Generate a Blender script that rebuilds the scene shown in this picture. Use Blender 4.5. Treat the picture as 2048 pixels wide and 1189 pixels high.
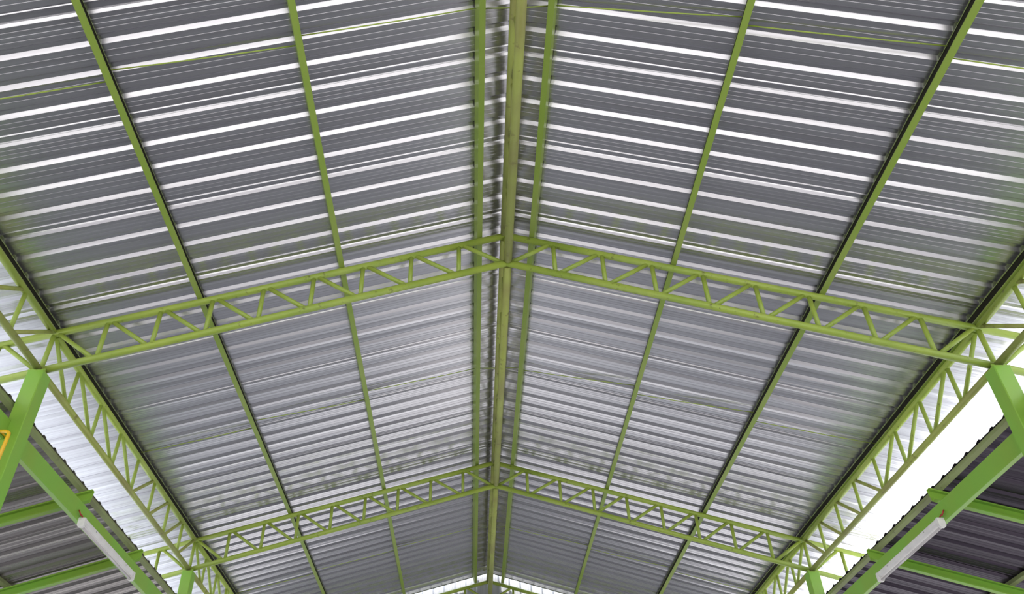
import bpy, bmesh, math, random
from mathutils import Vector, Matrix
scene = bpy.context.scene
for o in list(bpy.data.objects): bpy.data.objects.remove(o)
COL = scene.collection
W_PX, H_PX = 2048.0, 1189.0
R = math.radians

# ---------------------------------------------------------------- camera (phone photo, cropped: lens shift)
CAM_X = -0.3281
PITCH, YAW, ROLL = 0.60393, -0.029114, 0.013105
cam_d = bpy.data.cameras.new('camera'); cam = bpy.data.objects.new('camera', cam_d); COL.objects.link(cam)
cam_d.sensor_fit = 'HORIZONTAL'; cam_d.sensor_width = 36.0
cam_d.lens = 1550.0 / W_PX * 36.0
cam_d.shift_x = 122.1 / W_PX
cam_d.shift_y = 230.25 / W_PX
cam_d.clip_end = 500
c_, s_ = math.cos(YAW), math.sin(YAW)
fwd = Vector((s_ * math.cos(PITCH), c_ * math.cos(PITCH), math.sin(PITCH)))
right = Vector((c_, -s_, 0)); up = right.cross(fwd)
cr, sr = math.cos(ROLL), math.sin(ROLL)
r2 = right * cr + up * sr
u2 = -right * sr + up * cr
m3 = Matrix((r2, u2, -fwd)).transposed()
EYE = 1.6                                     # camera height above the floor
cam.matrix_world = Matrix.Translation((CAM_X, 0, EYE)) @ m3.to_4x4()
scene.camera = cam

# ---------------------------------------------------------------- sky, sun, exposure
scene.view_settings.view_transform = 'Standard'; scene.view_settings.look = 'None'
scene.view_settings.gamma = 1.0; scene.view_settings.use_curve_mapping = False
scene.view_settings.exposure = 0.85
world = bpy.data.worlds.new('sky'); scene.world = world; world.use_nodes = True
nt = world.node_tree; nt.nodes.clear()
wo = nt.nodes.new('ShaderNodeOutputWorld'); bg = nt.nodes.new('ShaderNodeBackground')
bg.inputs['Color'].default_value = (0.86, 0.92, 1.0, 1); bg.inputs['Strength'].default_value = 1.6
nt.links.new(bg.outputs[0], wo.inputs[0])
sun_d = bpy.data.lights.new('sun', 'SUN'); sun_d.energy = 5.8; sun_d.angle = R(2); sun_d.color = (1, 0.97, 0.92)
sun = bpy.data.objects.new('sun', sun_d); COL.objects.link(sun)
sun.location = (20, -10, 30)
sun_dir = Vector((0.35, -0.45, 0.88)).normalized()     # towards the sun
sun.rotation_euler = sun_dir.to_track_quat('Z', 'Y').to_euler()

# ---------------------------------------------------------------- dimensions (z relative to the camera, then + EYE)
Z0 = 5.26 + EYE                               # ridge, centre of the top chords
M = 0.29879                                   # roof slope
W = 3.756                                     # half span, column line
DEPTH = 0.343
MB = (1.122 + 0.045) / W                      # bottom chord slope
YT = [0.836, 4.836, 8.804, 12.84]             # transverse truss lines
RC = 0.030                                    # chord radius
CA = math.cos(math.atan(M)); SA = math.sin(math.atan(M))
PUR_H = 0.10
SHEET_OFF = (RC + PUR_H + 0.001) / CA         # sheet underside above the chord centre, vertical
Y_NEAR, Y_FAR = -3.2, 12.80
OVERHANG = 4.66
PITCH_RIB = 0.755 / 4

def top_z(x): return Z0 - M * abs(x)
def bot_z(x): return Z0 - DEPTH - MB * abs(x)

# ---------------------------------------------------------------- materials
def mat(name, base, rough, metal=0.0, vary=None, scale=(1, 1, 1), amt=0.15, spots=None, spot_scale=9.0, spot_lo=0.62, spot_hi=0.70, bump=0.0, rough_var=0.0, spot_amt=0.8):
    m = bpy.data.materials.new(name); m.use_nodes = True
    n = m.node_tree.nodes; l = m.node_tree.links
    b = n['Principled BSDF']
    b.inputs['Roughness'].default_value = rough; b.inputs['Metallic'].default_value = metal
    b.inputs['Base Color'].default_value = (*base, 1)
    tc = n.new('ShaderNodeTexCoord'); mp = n.new('ShaderNodeMapping'); mp.inputs['Scale'].default_value = scale
    l.new(tc.outputs['Object'], mp.inputs['Vector'])
    nz = n.new('ShaderNodeTexNoise'); nz.inputs['Scale'].default_value = 1.0; nz.inputs['Detail'].default_value = 6
    l.new(mp.outputs[0], nz.inputs['Vector'])
    mx = n.new('ShaderNodeMix'); mx.data_type = 'RGBA'
    v2 = vary if vary else tuple(c * (1 - amt) for c in base)
    mx.inputs[6].default_value = (*base, 1); mx.inputs[7].default_value = (*v2, 1)
    rp = n.new('ShaderNodeMapRange'); rp.inputs[1].default_value = 0.35; rp.inputs[2].default_value = 0.65
    l.new(nz.outputs[0], rp.inputs[0]); l.new(rp.outputs[0], mx.inputs[0])
    out = mx.outputs[2]
    if spots:
        n2 = n.new('ShaderNodeTexNoise'); n2.inputs['Scale'].default_value = spot_scale; n2.inputs['Detail'].default_value = 8
        n2.inputs['Roughness'].default_value = 0.65
        l.new(tc.outputs['Object'], n2.inputs['Vector'])
        r3 = n.new('ShaderNodeMapRange'); r3.inputs[1].default_value = spot_lo; r3.inputs[2].default_value = spot_hi
        r3.inputs[4].default_value = spot_amt
        l.new(n2.outputs[0], r3.inputs[0])
        m2 = n.new('ShaderNodeMix'); m2.data_type = 'RGBA'; m2.inputs[7].default_value = (*spots, 1)
        l.new(out, m2.inputs[6]); l.new(r3.outputs[0], m2.inputs[0]); out = m2.outputs[2]
    l.new(out, b.inputs['Base Color'])
    if bump > 0:
        bp = n.new('ShaderNodeBump'); bp.inputs['Strength'].default_value = 1.0; bp.inputs['Distance'].default_value = bump
        l.new(nz.outputs[0], bp.inputs['Height']); l.new(bp.outputs[0], b.inputs['Normal'])
    if rough_var:
        r4 = n.new('ShaderNodeMapRange'); r4.inputs[3].default_value = rough - rough_var; r4.inputs[4].default_value = rough + rough_var
        l.new(nz.outputs[0], r4.inputs[0]); l.new(r4.outputs[0], b.inputs['Roughness'])
    return m

M_SHEET = mat('galvanised_sheet', (0.66, 0.65, 0.68), 0.23, 0.92, vary=(0.52, 0.505, 0.535), scale=(0.12, 30, 0.12), bump=0.0004, rough_var=0.05)
M_LEAN_R = mat('dark_purplish_sheet', (0.085, 0.070, 0.092), 0.30, 0.85, vary=(0.04, 0.032, 0.047), scale=(0.3, 14, 0.3), bump=0.0008, rough_var=0.06)  # right lean-to sheet, much darker base colour than the left one
M_ROOFTOP = mat('bright_sheet_top', (0.82, 0.82, 0.82), 0.5, 0.6)  # unseen upper face, made bright to bounce sun under the eaves
M_INNER = mat('channel_shade', (0.035, 0.035, 0.02), 0.7)  # near-black colour stands in for shade inside the open channels
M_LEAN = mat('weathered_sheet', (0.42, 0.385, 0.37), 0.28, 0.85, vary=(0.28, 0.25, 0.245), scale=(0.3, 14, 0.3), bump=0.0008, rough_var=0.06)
M_GABLE = mat('pale_sheet', (0.42, 0.425, 0.46), 0.45, 0.2, scale=(12, 12, 0.5))
M_LIME = mat('lime_paint', (0.35, 0.44, 0.07), 0.42, 0, vary=(0.27, 0.37, 0.055), scale=(3, 3, 3), spots=(0.10, 0.085, 0.03), spot_scale=20, spot_lo=0.60, spot_hi=0.70, spot_amt=0.75)
M_LIMEP = mat('lime_paint_purlin', (0.23, 0.34, 0.045), 0.45, 0, vary=(0.28, 0.36, 0.08), scale=(4, 1.2, 4), spots=(0.07, 0.06, 0.03), spot_scale=18, spot_lo=0.68, spot_hi=0.74)
M_OLIVE = mat('grimy_olive_paint', (0.36, 0.42, 0.09), 0.5, 0, vary=(0.27, 0.27, 0.08), scale=(3, 2, 3), spots=(0.10, 0.06, 0.03), spot_scale=10, spot_lo=0.58, spot_hi=0.70, spot_amt=0.7)
M_LEAF = mat('leaf_green_paint', (0.20, 0.44, 0.055), 0.38, 0, vary=(0.24, 0.40, 0.05), scale=(2, 2, 1), spots=(0.05, 0.12, 0.02), spot_scale=22, spot_lo=0.70, spot_hi=0.74, spot_amt=0.6)
M_BARK = mat('dusty_purlin_paint', (0.27, 0.32, 0.13), 0.6, 0, vary=(0.20, 0.22, 0.10), scale=(5, 2, 5), spots=(0.06, 0.05, 0.03), spot_scale=14)
M_WHITE = mat('white_enamel', (0.78, 0.75, 0.74), 0.35, 0, scale=(8, 8, 8), amt=0.12, spots=(0.25, 0.18, 0.12), spot_scale=25, spot_lo=0.68, spot_hi=0.72)
M_GLASS = mat('frosted_tube', (0.58, 0.54, 0.55), 0.15, 0, scale=(3, 3, 3), amt=0.1)
M_GREYCAP = mat('grey_end_cap', (0.45, 0.44, 0.44), 0.5)
M_RED = mat('red_wire', (0.45, 0.03, 0.03), 0.45)
M_YEL = mat('yellow_paint', (0.85, 0.50, 0.02), 0.4)
M_FLOOR = mat('concrete_floor', (0.17, 0.165, 0.17), 0.7, 0, scale=(0.5, 0.5, 0.5), amt=0.2)
M_FRONT = mat('unseen_dark_ground', (0.24, 0.235, 0.235), 0.85, 0, scale=(0.2, 0.2, 0.2), amt=0.1)  # unseen ground ahead, set darker to dim its reflection in the roof
M_GROUND = mat('pale_concrete_yard', (0.38, 0.37, 0.355), 0.85, 0, scale=(0.2, 0.2, 0.2), amt=0.1)
M_CAP = mat('ridge_flashing', (0.36, 0.35, 0.46), 0.3, 0.8, scale=(3, 0.6, 3))
M_WELD = mat('weld_plate', (0.30, 0.48, 0.07), 0.5, 0, spots=(0.08, 0.05, 0.03), spot_scale=30, spot_lo=0.55, spot_hi=0.65)

# ---------------------------------------------------------------- helpers
def link(name, verts, faces, material, parent=None, smooth=False, origin=None):
    """one mesh object; verts are world points; origin = world point used as the object's own origin"""
    if origin is None:
        origin = sum((Vector(v) for v in verts), Vector()) / len(verts)
    base = Vector(origin)
    me = bpy.data.meshes.new(name)
    me.from_pydata([tuple(Vector(v) - base) for v in verts], [], faces)
    bm = bmesh.new(); bm.from_mesh(me); bmesh.ops.recalc_face_normals(bm, faces=bm.faces); bm.to_mesh(me); bm.free()
    if smooth:
        for p in me.polygons: p.use_smooth = len(p.vertices) == 4
    me.materials.append(material)
    o = bpy.data.objects.new(name, me); COL.objects.link(o)
    if parent:
        o.parent = parent; o.location = base - parent.location
    else: o.location = base
    return o

def thing(name, label, cat, loc, group=None):
    o = bpy.data.objects.new(name, None); COL.objects.link(o); o.location = loc; o.empty_display_size = 0.1
    o['label'] = label; o['category'] = cat
    if group: o['group'] = group
    return o
def tag(o, label, cat, group=None):
    o['label'] = label; o['category'] = cat
    if group: o['group'] = group
    return o

def tube_geo(p0, p1, r, n=16, V=None, F=None):
    V = [] if V is None else V; F = [] if F is None else F
    p0, p1 = Vector(p0), Vector(p1); d = (p1 - p0).normalized()
    a = d.orthogonal().normalized() if abs(d.z) > 0.99 else d.cross(Vector((0, 0, 1))).normalized()
    b = d.cross(a); k = len(V)
    for p in (p0, p1):
        for i in range(n):
            t = 2 * math.pi * i / n; V.append(p + (a * math.cos(t) + b * math.sin(t)) * r)
    for i in range(n):
        j = (i + 1) % n; F.append((k + i, k + j, k + n + j, k + n + i))
    F.append(tuple(k + i for i in range(n))); F.append(tuple(k + n + i for i in reversed(range(n))))
    return V, F
def tube(name, p0, p1, r, m, parent=None, n=16, beads=True):
    V, F = tube_geo(p0, p1, r, n)
    return link(name, V, F, m, parent, smooth=True)
def path_geo(pts, r, n=10):
    """bent round bar through pts"""
    pts = [Vector(p) for p in pts]; V = []; F = []
    ref = None
    for i, p in enumerate(pts):
        d = (pts[min(i + 1, len(pts) - 1)] - pts[max(i - 1, 0)]).normalized()
        if ref is None: ref = d.orthogonal().normalized()
        a = (ref - d * ref.dot(d)).normalized(); ref = a; b = d.cross(a)
        for k in range(n):
            t = 2 * math.pi * k / n; V.append(p + (a * math.cos(t) + b * math.sin(t)) * r)
    for i in range(len(pts) - 1):
        for k in range(n):
            j = (k + 1) % n; F.append((i * n + k, i * n + j, (i + 1) * n + j, (i + 1) * n + k))
    F.append(tuple(range(n))); F.append(tuple((len(pts) - 1) * n + k for k in reversed(range(n))))
    return V, F
def prism_geo(prof, axis0, ax_u, ax_v, vec, V=None, F=None):
    """closed 2D profile [(u,v)] in the plane (ax_u, ax_v) at axis0, extruded by vec; side faces + end caps"""
    V = [] if V is None else V; F = [] if F is None else F
    k = len(V); n = len(prof); a = Vector(axis0); u = Vector(ax_u); v = Vector(ax_v); e = Vector(vec)
    for q in (0, 1):
        for (x, y) in prof: V.append(a + u * x + v * y + e * q)
    for i in range(n):
        j = (i + 1) % n; F.append((k + i, k + j, k + n + j, k + n + i))
    F.append(tuple(k + i for i in range(n))); F.append(tuple(k + n + i for i in reversed(range(n))))
    return V, F
def box_prof(w, h, ch=0.004):
    a, b = w / 2, h / 2
    return [(-a + ch, -b), (a - ch, -b), (a, -b + ch), (a, b - ch), (a - ch, b), (-a + ch, b), (-a, b - ch), (-a, -b + ch)]
def c_prof(w, h, t=0.003, lip=0.008):
    """C channel: web at u=0, flanges to u=w, v from 0 to h, lips at u=w"""
    return [(0, 0), (w, 0), (w, lip), (w - t, lip), (w - t, t), (t, t), (t, h - t), (w - t, h - t), (w - t, h - lip), (w, h - lip), (w, h), (0, h)]

# ---------------------------------------------------------------- corrugated sheet profile
def profile(y0, y1, pitch, y_ref, h=0.0225, k=1.0):
    """list of (y, z) of the underside from y0 to y1; pans at z=0, ribs rise to h; every fourth rib is a side lap"""
    pts = []; rg = random.Random(7)
    i0 = int(math.floor((y0 - y_ref) / pitch)) - 1; i1 = int(math.ceil((y1 - y_ref) / pitch)) + 1
    for i in range(i0, i1):
        c = y_ref + i * pitch                       # rib centre
        lap = (i % 4 == 0)
        hw, tw = 0.0345 * k, 0.012 * k
        if lap:
            # free edge of the lower sheet: small down-turned lip just before the rib
            pts += [(c - hw - 0.018, 0), (c - hw - 0.014, 0.0085), (c - hw - 0.0045, -0.0005), (c - tw - 0.006, h), (c + tw, h), (c + 0.0172, h - 0.0062), (c + 0.0188, h - 0.0085), (c + hw, 0)]
        else:
            pts += [(c - hw, 0), (c - tw, h), (c + tw, h), (c + hw, 0)]
        nst = 3 if lap else 2
        a = c + hw; b = c + pitch - hw - (0.024 if (i + 1) % 4 == 0 else 0)
        sag = rg.uniform(0.0001, 0.0024)
        for s in range(nst):                        # small stiffening creases in the pan
            q = a + (b - a) * (s + 1) / (nst + 1)
            g = sag * rg.uniform(0.5, 1.3)
            pts += [(q - 0.0022, g), (q, g + 0.0014), (q + 0.0022, g)]
    pts = [p for p in pts if y0 < p[0] < y1]
    return [(y0, 0)] + pts + [(y1, 0)]

def sheet_geo(prof, pa, pb, nrm, V, F, t=0.0012):
    """profile runs along y; sheet spans from line x/z point pa to pb; nrm = up normal; closed thin solid"""
    k = len(V); n = len(prof); pa = Vector(pa); pb = Vector(pb); nr = Vector(nrm)
    for e in (pa, pb):
        for lay in (0, t):
            for (y, z) in prof:
                V.append(Vector((e.x, y, e.z)) + nr * (z + lay))
    A0, A1, B0, B1 = k, k + n, k + 2 * n, k + 3 * n
    for i in range(n - 1):
        F.append((A0 + i, A0 + i + 1, B0 + i + 1, B0 + i)); F.append((A1 + i, B1 + i, B1 + i + 1, A1 + i + 1))
        F.append((A0 + i, A1 + i, A1 + i + 1, A0 + i + 1)); F.append((B0 + i, B0 + i + 1, B1 + i + 1, B1 + i))
    for i in (0, n - 1): F.append((A0 + i, B0 + i, B1 + i, A1 + i))

# ================================================================ the setting
ground = link('ground', [(-90, -90, -0.03), (90, -90, -0.03), (90, 90, -0.03), (-90, 90, -0.03)], [(0, 1, 2, 3)], M_GROUND); ground['kind'] = 'structure'
V, F = prism_geo([(-9, -0.02), (9, -0.02), (9, 0), (-9, 0)], (0, -3.5, 0), (1, 0, 0), (0, 0, 1), (0, 16.6, 0))
Vg, Fg = prism_geo([(-90, -0.02), (90, -0.02), (90, -0.01), (-90, -0.01)], (0, 12.9, 0), (1, 0, 0), (0, 0, 1), (0, 77, 0))
gf = link('ground', Vg, Fg, M_FRONT); gf['kind'] = 'structure'  # darker slab added beyond the gable for what the sheets mirror
fl = link('floor', V, F, M_FLOOR); fl['kind'] = 'structure'

# main roof: both slopes of corrugated sheets
RIB_REF = 3.18 - 0.02
prof = profile(Y_NEAR, Y_FAR, PITCH_RIB, RIB_REF)
V, F = [], []
for s in (-1, 1):
    x0, x1 = s * 0.035, s * OVERHANG
    nr = (s * SA, 0, CA)
    sheet_geo(prof, (x0, 0, top_z(x0) + SHEET_OFF), (x1, 0, top_z(x1) + SHEET_OFF), nr, V, F)
ce = link('ceiling', V, F, M_SHEET); ce['kind'] = 'structure'
# ridge flashing over the gap
zc = Z0 + SHEET_OFF + 0.028
V, F = prism_geo([(-0.24, -0.24 * M - .024), (-0.239, -0.24 * M - .024), (-0.239, -0.24 * M), (0, 0), (0.239, -0.24 * M), (0.239, -0.24 * M - .024), (0.24, -0.24 * M - .024), (0.24, -0.24 * M + 0.002), (0, 0.003), (-0.24, -0.24 * M + 0.002)], (0, Y_NEAR, zc), (1, 0, 0), (0, 0, 1), (0, Y_FAR - Y_NEAR + 0.05, 0))
tr = link('trim_1', V, F, M_CAP); tr['kind'] = 'structure'

# gable wall of vertical sheets, far end
YG = 12.915
def gable():
    V, F = [], []
    zb = Z0 - 2.15
    pts = []
    p = 0.19; i0 = -23
    for i in range(i0, 24):
        c = i * p
        pts += [(c - 0.034, 0), (c - 0.011, -0.024), (c + 0.011, -0.024), (c + 0.034, 0), (c + 0.075, 0), (c + 0.078, -0.003), (c + 0.081, 0), (c + 0.115, 0), (c + 0.118, -0.003), (c + 0.121, 0)]
    lim = W + 0.6
    pts = [q for q in pts if -lim < q[0] < lim]
    n = len(pts)
    for lay in (0, 0.0012):
        for zz in (0, 1):
            for (x, y) in pts:
                top = top_z(x) + SHEET_OFF + 0.045
                V.append(Vector((x, YG + y + lay, top if zz else min(zb, top - 0.02))))
    for i in range(n - 1):
        F.append((i, i + 1, n + i + 1, n + i)); F.append((2 * n + i, 3 * n + i, 3 * n + i + 1, 2 * n + i + 1))
        F.append((i, 2 * n + i, 2 * n + i + 1, i + 1)); F.append((n + i, n + i + 1, 3 * n + i + 1, 3 * n + i))
    for i in (0, n - 1): F.append((i, n + i, 3 * n + i, 2 * n + i))
    o = link('wall_far', V, F, M_GABLE); o['kind'] = 'structure'
gable()

# ================================================================ transverse trusses
NP = 9; PW = W / NP
def transverse(y, label):
    t = thing('roof_truss', label, 'truss', (0, y, Z0 - DEPTH), 'pitched tube trusses across the hall')
    for s in (-1, 1):
        xe = s * (W + 2 * PW)
        tube('top_chord', (s * 0.0, y, top_z(0)), (xe, y, top_z(xe)), RC, M_LIME, t)
        tube('bottom_chord', (s * 0.0, y, bot_z(0)), (xe, y, bot_z(xe)), RC, M_LIME, t)
        for i in range(1, NP + 3):
            x = s * PW * i
            tube('upright_web', (x, y, top_z(x) - RC * .6), (x, y, bot_z(x) + RC * .6), 0.0195, M_LIME, t, 12)
            xa = x - s * 0.045; xb = s * PW * (i - 1) + s * 0.04
            tube('diagonal_web', (xa, y, top_z(xa) - RC * .6), (xb, y, bot_z(xb) + RC * .6), 0.0195, M_LIME, t, 12)
    tube('king_post', (0, y, Z0 - RC * .6), (0, y, Z0 - DEPTH + RC * .6), 0.0195, M_OLIVE, t, 12)
    return t
transverse(YT[1], 'lime green tube roof truss across the middle of the photo, largest of the pitched ones')
transverse(YT[2], 'lime green tube roof truss second from the camera, landing on the shorter green posts')
transverse(YT[3], 'green tube roof truss right in front of the pale corrugated gable wall')

# longitudinal trusses
def longi(name, x, zt, zb, ya, yb, label, cat_m, web_m, np_=8, group=None, bm_=None, rt=0.030, rb=0.029, dx=0.0):
    t = thing(name, label, 'truss', (x, (ya + yb) / 2, zb), group)
    g = RC + 0.004
    tube('top_chord', (x - dx, ya + g, zt), (x - dx, yb - g, zt), rt, cat_m, t)
    tube('bottom_chord', (x + dx, ya + g, zb), (x + dx, yb - g, zb), rb, bm_ or cat_m, t)
    d = (yb - ya) / np_
    for i in range(1, np_):
        y = ya + d * i
        tube('upright_web', (x, y, zt - .018), (x, y, zb + .018), 0.0175, web_m, t, 12)
    for i in range(np_):
        if i < np_ / 2: ta, tb = ya + d * i + 0.05, ya + d * (i + 1) - 0.045
        else: tb, ta = ya + d * i + 0.045, ya + d * (i + 1) - 0.05
        tube('diagonal_web', (x, ta, zt - .018), (x, tb, zb + .018), 0.0175, web_m if i < np_ / 2 else M_OLIVE, t, 12)
    return t
side = {-1: 'left', 1: 'right'}
for s in (-1, 1):
    x = s * W; zt = top_z(W); zb = bot_z(W)
    far = 'left' if s < 0 else 'right'
    longi('eave_truss', x, zt, zb, YT[0], YT[1], 'green tube eave truss leaving the frame above the %s foreground column' % far, M_LIME, M_LIME, group='tube trusses along the eaves', bm_=M_OLIVE)
    longi('eave_truss', x, zt, zb, YT[1], YT[2], 'long green tube eave truss between the two %s columns' % far, M_LIME, M_LIME, group='tube trusses along the eaves', bm_=M_OLIVE)
    longi('eave_truss', x, zt, zb, YT[2], YT[3], 'small distant green eave truss beyond the rear %s column' % far, M_LIME, M_LIME, group='tube trusses along the eaves', bm_=M_OLIVE)
rl = ['grimy olive ridge truss from the top photo edge to the nearest pitched truss',
      'olive ridge truss between the nearest and the second pitched truss',
      'thin olive ridge truss between the second pitched truss and the gable wall']
for k in range(3):
    longi('ridge_truss', 0.0, Z0, Z0 - DEPTH, YT[k], YT[k + 1], rl[k], M_OLIVE, M_OLIVE, group='trusses under the ridge', rt=0.036, rb=0.034, dx=0.010)

# ================================================================ purlins
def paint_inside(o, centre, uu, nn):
    """shade painted on the inside of a channel: faces that look at the channel's own middle"""
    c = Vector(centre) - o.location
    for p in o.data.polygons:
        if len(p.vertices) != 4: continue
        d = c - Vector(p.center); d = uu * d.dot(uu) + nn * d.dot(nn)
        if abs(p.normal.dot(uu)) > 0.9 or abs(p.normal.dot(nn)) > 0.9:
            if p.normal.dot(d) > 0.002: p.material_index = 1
PX = [0.222, 1.425, 2.605, 3.80]
pname = ['beside the ridge', 'second from the ridge', 'third from the ridge', 'along the eave truss']
for s in (-1, 1):
    for i, px in enumerate(PX):
        if i == 3: px = 3.765 if s < 0 else 3.74
        uu = Vector((-s * CA, 0, SA)); nn = Vector((s * SA, 0, CA))      # towards ridge along slope / up normal
        w = 0.045
        base = Vector((s * px, Y_NEAR, top_z(px))) + nn * RC - uu * (w / 2)
        V, F = prism_geo(c_prof(w, PUR_H), base, uu, nn, (0, 12.83 - Y_NEAR, 0))
        o = link('purlin', V, F, M_LIMEP)
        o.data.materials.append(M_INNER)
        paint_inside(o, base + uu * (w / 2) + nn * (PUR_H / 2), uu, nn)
        tag(o, 'long green channel purlin, %s roof slope, %s' % (side[s], pname[i]), 'purlin', 'channel purlins under the main roof')

# sag rods between purlins
def rod(a, b, bay, label):
    off = (RC + 0.065) / CA
    sh = lambda q: q + math.copysign(0.0262, q)
    a = (sh(a[0]), a[1]); b = (sh(b[0]), b[1])
    p0 = Vector((a[0], a[1], top_z(a[0]) + off)); p1 = Vector((b[0], b[1], top_z(b[0]) + off))
    m = (p0 + p1) / 2 - Vector((0, 0, 0.006))
    V, F = path_geo([p0, p0.lerp(m, .5) - Vector((0, 0, .002)), m, m.lerp(p1, .5) - Vector((0, 0, .002)), p1], 0.0045, 8)
    o = link('sag_rod', V, F, M_LIME, smooth=True)
    tag(o, label, 'rod', 'thin rods between the purlins')
span = ['from eave to third purlin', 'between third and second purlins', 'from second purlin to ridge purlin']
bays = ['nearest bay', 'middle bay', 'far bay']
RODS = {-1: [[(3.745, 2.83, 2.630, 2.85), (2.580, 2.78, 1.450, 2.83), (1.400, 2.77, .247, 2.79)],
             [(3.745, 6.86, 2.630, 6.90), (2.580, 6.78, 1.450, 6.88), (1.400, 6.74, .247, 6.80)],
             [(3.745, 10.8, 2.630, 10.85), (2.580, 10.75, 1.450, 10.8), (1.400, 10.72, .247, 10.76)]],
        1: [[(3.745, 2.77, 2.630, 2.77), (2.580, 2.70, 1.450, 2.74), (1.400, 2.69, .247, 2.78)],
            [(3.745, 6.72, 2.630, 6.80), (2.580, 6.66, 1.450, 6.80), (1.400, 6.66, .247, 6.83)],
            [(3.745, 10.7, 2.630, 10.75), (2.580, 10.65, 1.450, 10.75), (1.400, 10.65, .247, 10.76)]]}
for s in (-1, 1):
    for b in range(3):
        for k, (xa, ya, xb, yb) in enumerate(RODS[s][b]):
            rod((s * xa, ya), (s * xb, yb), b, 'thin green rod, %s, %s slope, %s' % (bays[b], side[s], span[k]))
for b, y in enumerate((2.80, 6.81, 10.77)):
    rod((-0.196, y), (0.196, y - 0.01), b, 'short thin green rod over the ridge truss in the %s' % bays[b])

# ================================================================ columns
def column(s, y, label):
    x = s * 3.750; w = 0.128; zt = bot_z(W) - RC - 0.012
    t = thing('column', label, 'column', (x, y, 0), 'square green steel columns')
    V, F = prism_geo(box_prof(w, w, 0.006), (x, y, 0), (1, 0, 0), (0, 1, 0), (0, 0, zt)); link('shaft', V, F, M_LEAF, t)
    V, F = prism_geo([(-.064, -.064), (.064, -.064), (.064, .064), (-.064, .064)], (x, y, zt), (1, 0, 0), (0, 1, 0), (0, 0, 0.008)); link('cap_plate', V, F, M_WELD, t)
    for q in (-1, 1):
        V, F = prism_geo([(-.018, 0), (.018, 0), (.012, .030), (-.012, .030)], (x + q * .045, y - .036, zt + .008), (1, 0, 0), (0, 0, 1), (0, .004, 0)); link('gusset', V, F, M_WELD, t)
    return t
column(-1, YT[1], 'bright green square column in the left foreground with a yellow hoop frame')
column(1, YT[1], 'bright green square column at the right edge of the photo')
column(-1, YT[2], 'short visible top of green column at the lower left under the second truss')
column(1, YT[2], 'short visible top of green column at the lower right under the second truss')

# yellow bent tube on the left column
yl = thing('wall_bracket', 'yellow bent tube frame fixed to the front of the left foreground column', 'bracket', (-3.78, YT[1] - 0.075, 3.0 + EYE))
zy = 3.085 + EYE; yy = YT[1] - 0.064 - 0.075
pts = [(-4.15, yy, zy + .005)] + [(-3.735, yy, zy - .002)] + [(-3.718, yy, zy - .008), (-3.708, yy, zy - .018), (-3.705, yy, zy - .035)] + [(-3.715, yy, zy - .42)]
V, F = path_geo(pts, 0.0135, 12); link('hoop_frame', V, F, M_YEL, yl, smooth=True)
tube('standoff', (-3.776, yy, zy), (-3.776, YT[1] - 0.062, zy), 0.008, M_YEL, yl, 10)

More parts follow.
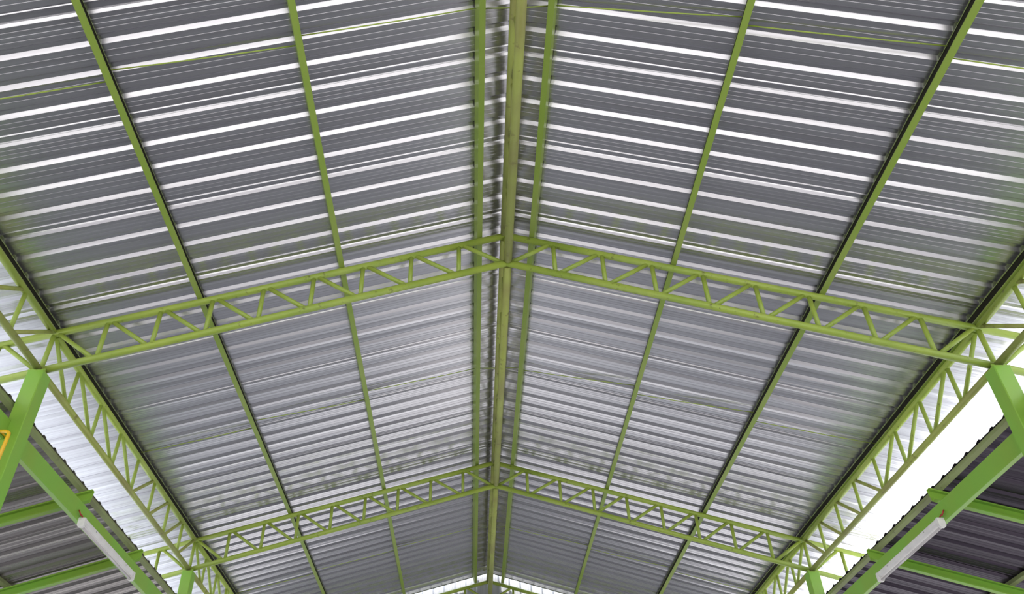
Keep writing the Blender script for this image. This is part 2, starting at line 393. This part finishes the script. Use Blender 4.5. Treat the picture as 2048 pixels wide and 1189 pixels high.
# ================================================================ lean-to roofs on both sides
for s in (-1, 1):
    kk = 1.0246 if s < 0 else 1.0205
    dz = EYE
    up_ = 0.0 if s < 0 else 0.035
    def kx(x): return kk * x + s * 0.328 * (kk - 1)
    ls = 0.33 if s < 0 else 0.31
    la = math.atan(ls); cl, sl = math.cos(la), math.sin(la)
    def lz(x): return kk * (3.345 + up_) + dz - ls * (abs(x) - kx(3.76))
    pr = profile(0.2, 12.9, 0.189 * kk, (4.25 if s < 0 else 4.22) * kk, k=1.05)
    V, F = [], []
    sheet_geo(pr, (s * kx(3.755), 0, lz(kx(3.755))), (s * 6.3, 0, lz(6.3)), (s * sl, 0, cl), V, F)
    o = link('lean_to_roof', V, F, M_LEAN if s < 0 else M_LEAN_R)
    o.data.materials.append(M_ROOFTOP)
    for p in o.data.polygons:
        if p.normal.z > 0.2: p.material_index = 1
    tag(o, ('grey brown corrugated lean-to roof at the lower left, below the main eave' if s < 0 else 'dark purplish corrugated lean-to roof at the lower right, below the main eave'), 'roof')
    uu = Vector((-s * cl, 0, sl)); nn = Vector((s * sl, 0, cl))
    # edge and outer purlins (square tube, on top of the rafters)
    for j, (px, lab) in enumerate([(3.785, 'dusty olive purlin along the notched upper edge of the %s lean-to'), (4.97, 'olive outer purlin under the %s lean-to at the bottom photo corner'), (6.15, 'outermost purlin under the low edge of the %s lean-to')]):
        if j == 2: continue
        px = kx(px)
        c = Vector((s * px, 0.2, lz(px))) - nn * 0.0262
        V, F = prism_geo(box_prof(0.048, 0.050, 0.003), c, uu, nn, (0, 12.7, 0))
        o = link('lean_to_purlin', V, F, M_BARK); tag(o, lab % side[s], 'purlin')
    # rafters: channels running down the slope, open side towards the camera
    for j, ry in enumerate([4.915, 6.14, 7.43] if s < 0 else [4.915, 6.165, 7.45]):
        h = 0.105
        xi = kx(3.70); xo = 6.25
        p0 = Vector((s * xi, ry, lz(xi))) - nn * (0.0522 + h)
        vec = Vector((s * xo, ry, lz(xo))) - Vector((s * xi, ry, lz(xi)))
        # web at far side (y+), flanges towards the camera
        V, F = prism_geo([(v_[0], v_[1]) for v_ in c_prof(0.05, h, 0.004, 0.014)], p0 + Vector((0, 0.05, 0)), (0, -1, 0), nn, vec)
        # bevel cut end: pull the lower corner of the inner end back
        k = len(c_prof(0.05, h))
        for q in range(k):
            hh = c_prof(0.05, h, 0.004, 0.014)[q][1]
            V[q] = V[q] + Vector((s * 0.045 * (1 - hh / h), 0, -ls * 0.045 * (1 - hh / h)))
        o = link('lean_to_rafter', V, F, M_LEAF)
        tag(o, ['green channel rafter tucked behind the %s foreground column', 'green channel rafter of the %s lean-to just above its tube light', 'green channel rafter of the %s lean-to at the tube light far end'][j] % side[s], 'rafter', 'channel rafters of the lean-tos')
    # box beam between columns
    for j, (ya, yb) in enumerate([(YT[0] + .07, YT[1] - .066), (YT[1] + .066, YT[2] - .066)]):
        zt = kk * (3.155 + up_) + dz; zb2 = kk * (2.985 + up_) + dz
        V, F = prism_geo(box_prof(0.05, zt - zb2, 0.004), (s * (kx(3.702) + .025), ya, (zt + zb2) / 2), (1, 0, 0), (0, 0, 1), (0, yb - ya, 0))
        o = link('box_beam', V, F, M_LEAF)
        tag(o, ['green box beam nearer the camera than the %s foreground column', 'bright green box beam beyond the %s foreground column, carrying a tube light'][j] % side[s], 'beam', 'box beams between the columns')
    # fluorescent fitting on the inner face
    xl = s * (kx(3.702) - .030); ya, yb = (6.10, 7.34) if s < 0 else (6.15, 7.39); zc_ = kk * (2.988 + up_) + dz
    t = thing('tube_light', 'white fluorescent batten light fixed to the %s green box beam' % side[s], 'lamp', (xl, (ya + yb) / 2, zc_), 'fluorescent batten lights')
    V, F = prism_geo([(-.028, .026), (.028, .026), (.028, -.006), (.012, -.022), (-.012, -.022), (-.028, -.006)], (xl, ya + .012, zc_), (1, 0, 0), (0, 0, 1), (0, yb - ya - .024, 0)); link('batten_body', V, F, M_WHITE, t)
    tube('lamp_tube', (xl, ya + .04, zc_ - .046), (xl, yb - .04, zc_ - .046), 0.0125, M_GLASS, t, 14)
    for e, d in ((ya, 1), (yb, -1)):
        V, F = prism_geo([(-.030, .029), (.030, .029), (.030, -.045), (.018, -.060), (-.018, -.060), (-.030, -.045)], (xl, e, zc_), (1, 0, 0), (0, 0, 1), (0, d * .030, 0)); q = link('end_cap', V, F, M_WHITE, t)
    for yy_ in (ya + .25, yb - .25):
        V, F = prism_geo([(-.006, -.004), (.006, -.004), (.006, .004), (-.006, .004)], (xl - s * 0.029, yy_, zc_ + .008), (0, 1, 0), (0, 0, 1), (-s * .003, 0, 0)); link('screw', V, F, M_GREYCAP, t)
    V, F = path_geo([(xl + s * .0, ya + .012, zc_ + .028), (xl + s * .004, ya - .02, zc_ + .045), (xl - s * .002, ya - .035, zc_ + .03), (xl + s * .006, ya - .05, zc_ + .05), (xl + s * 0.026, ya - .04, zc_ + .08)], 0.006, 8); link('red_cable', V, F, M_RED, t, smooth=True)
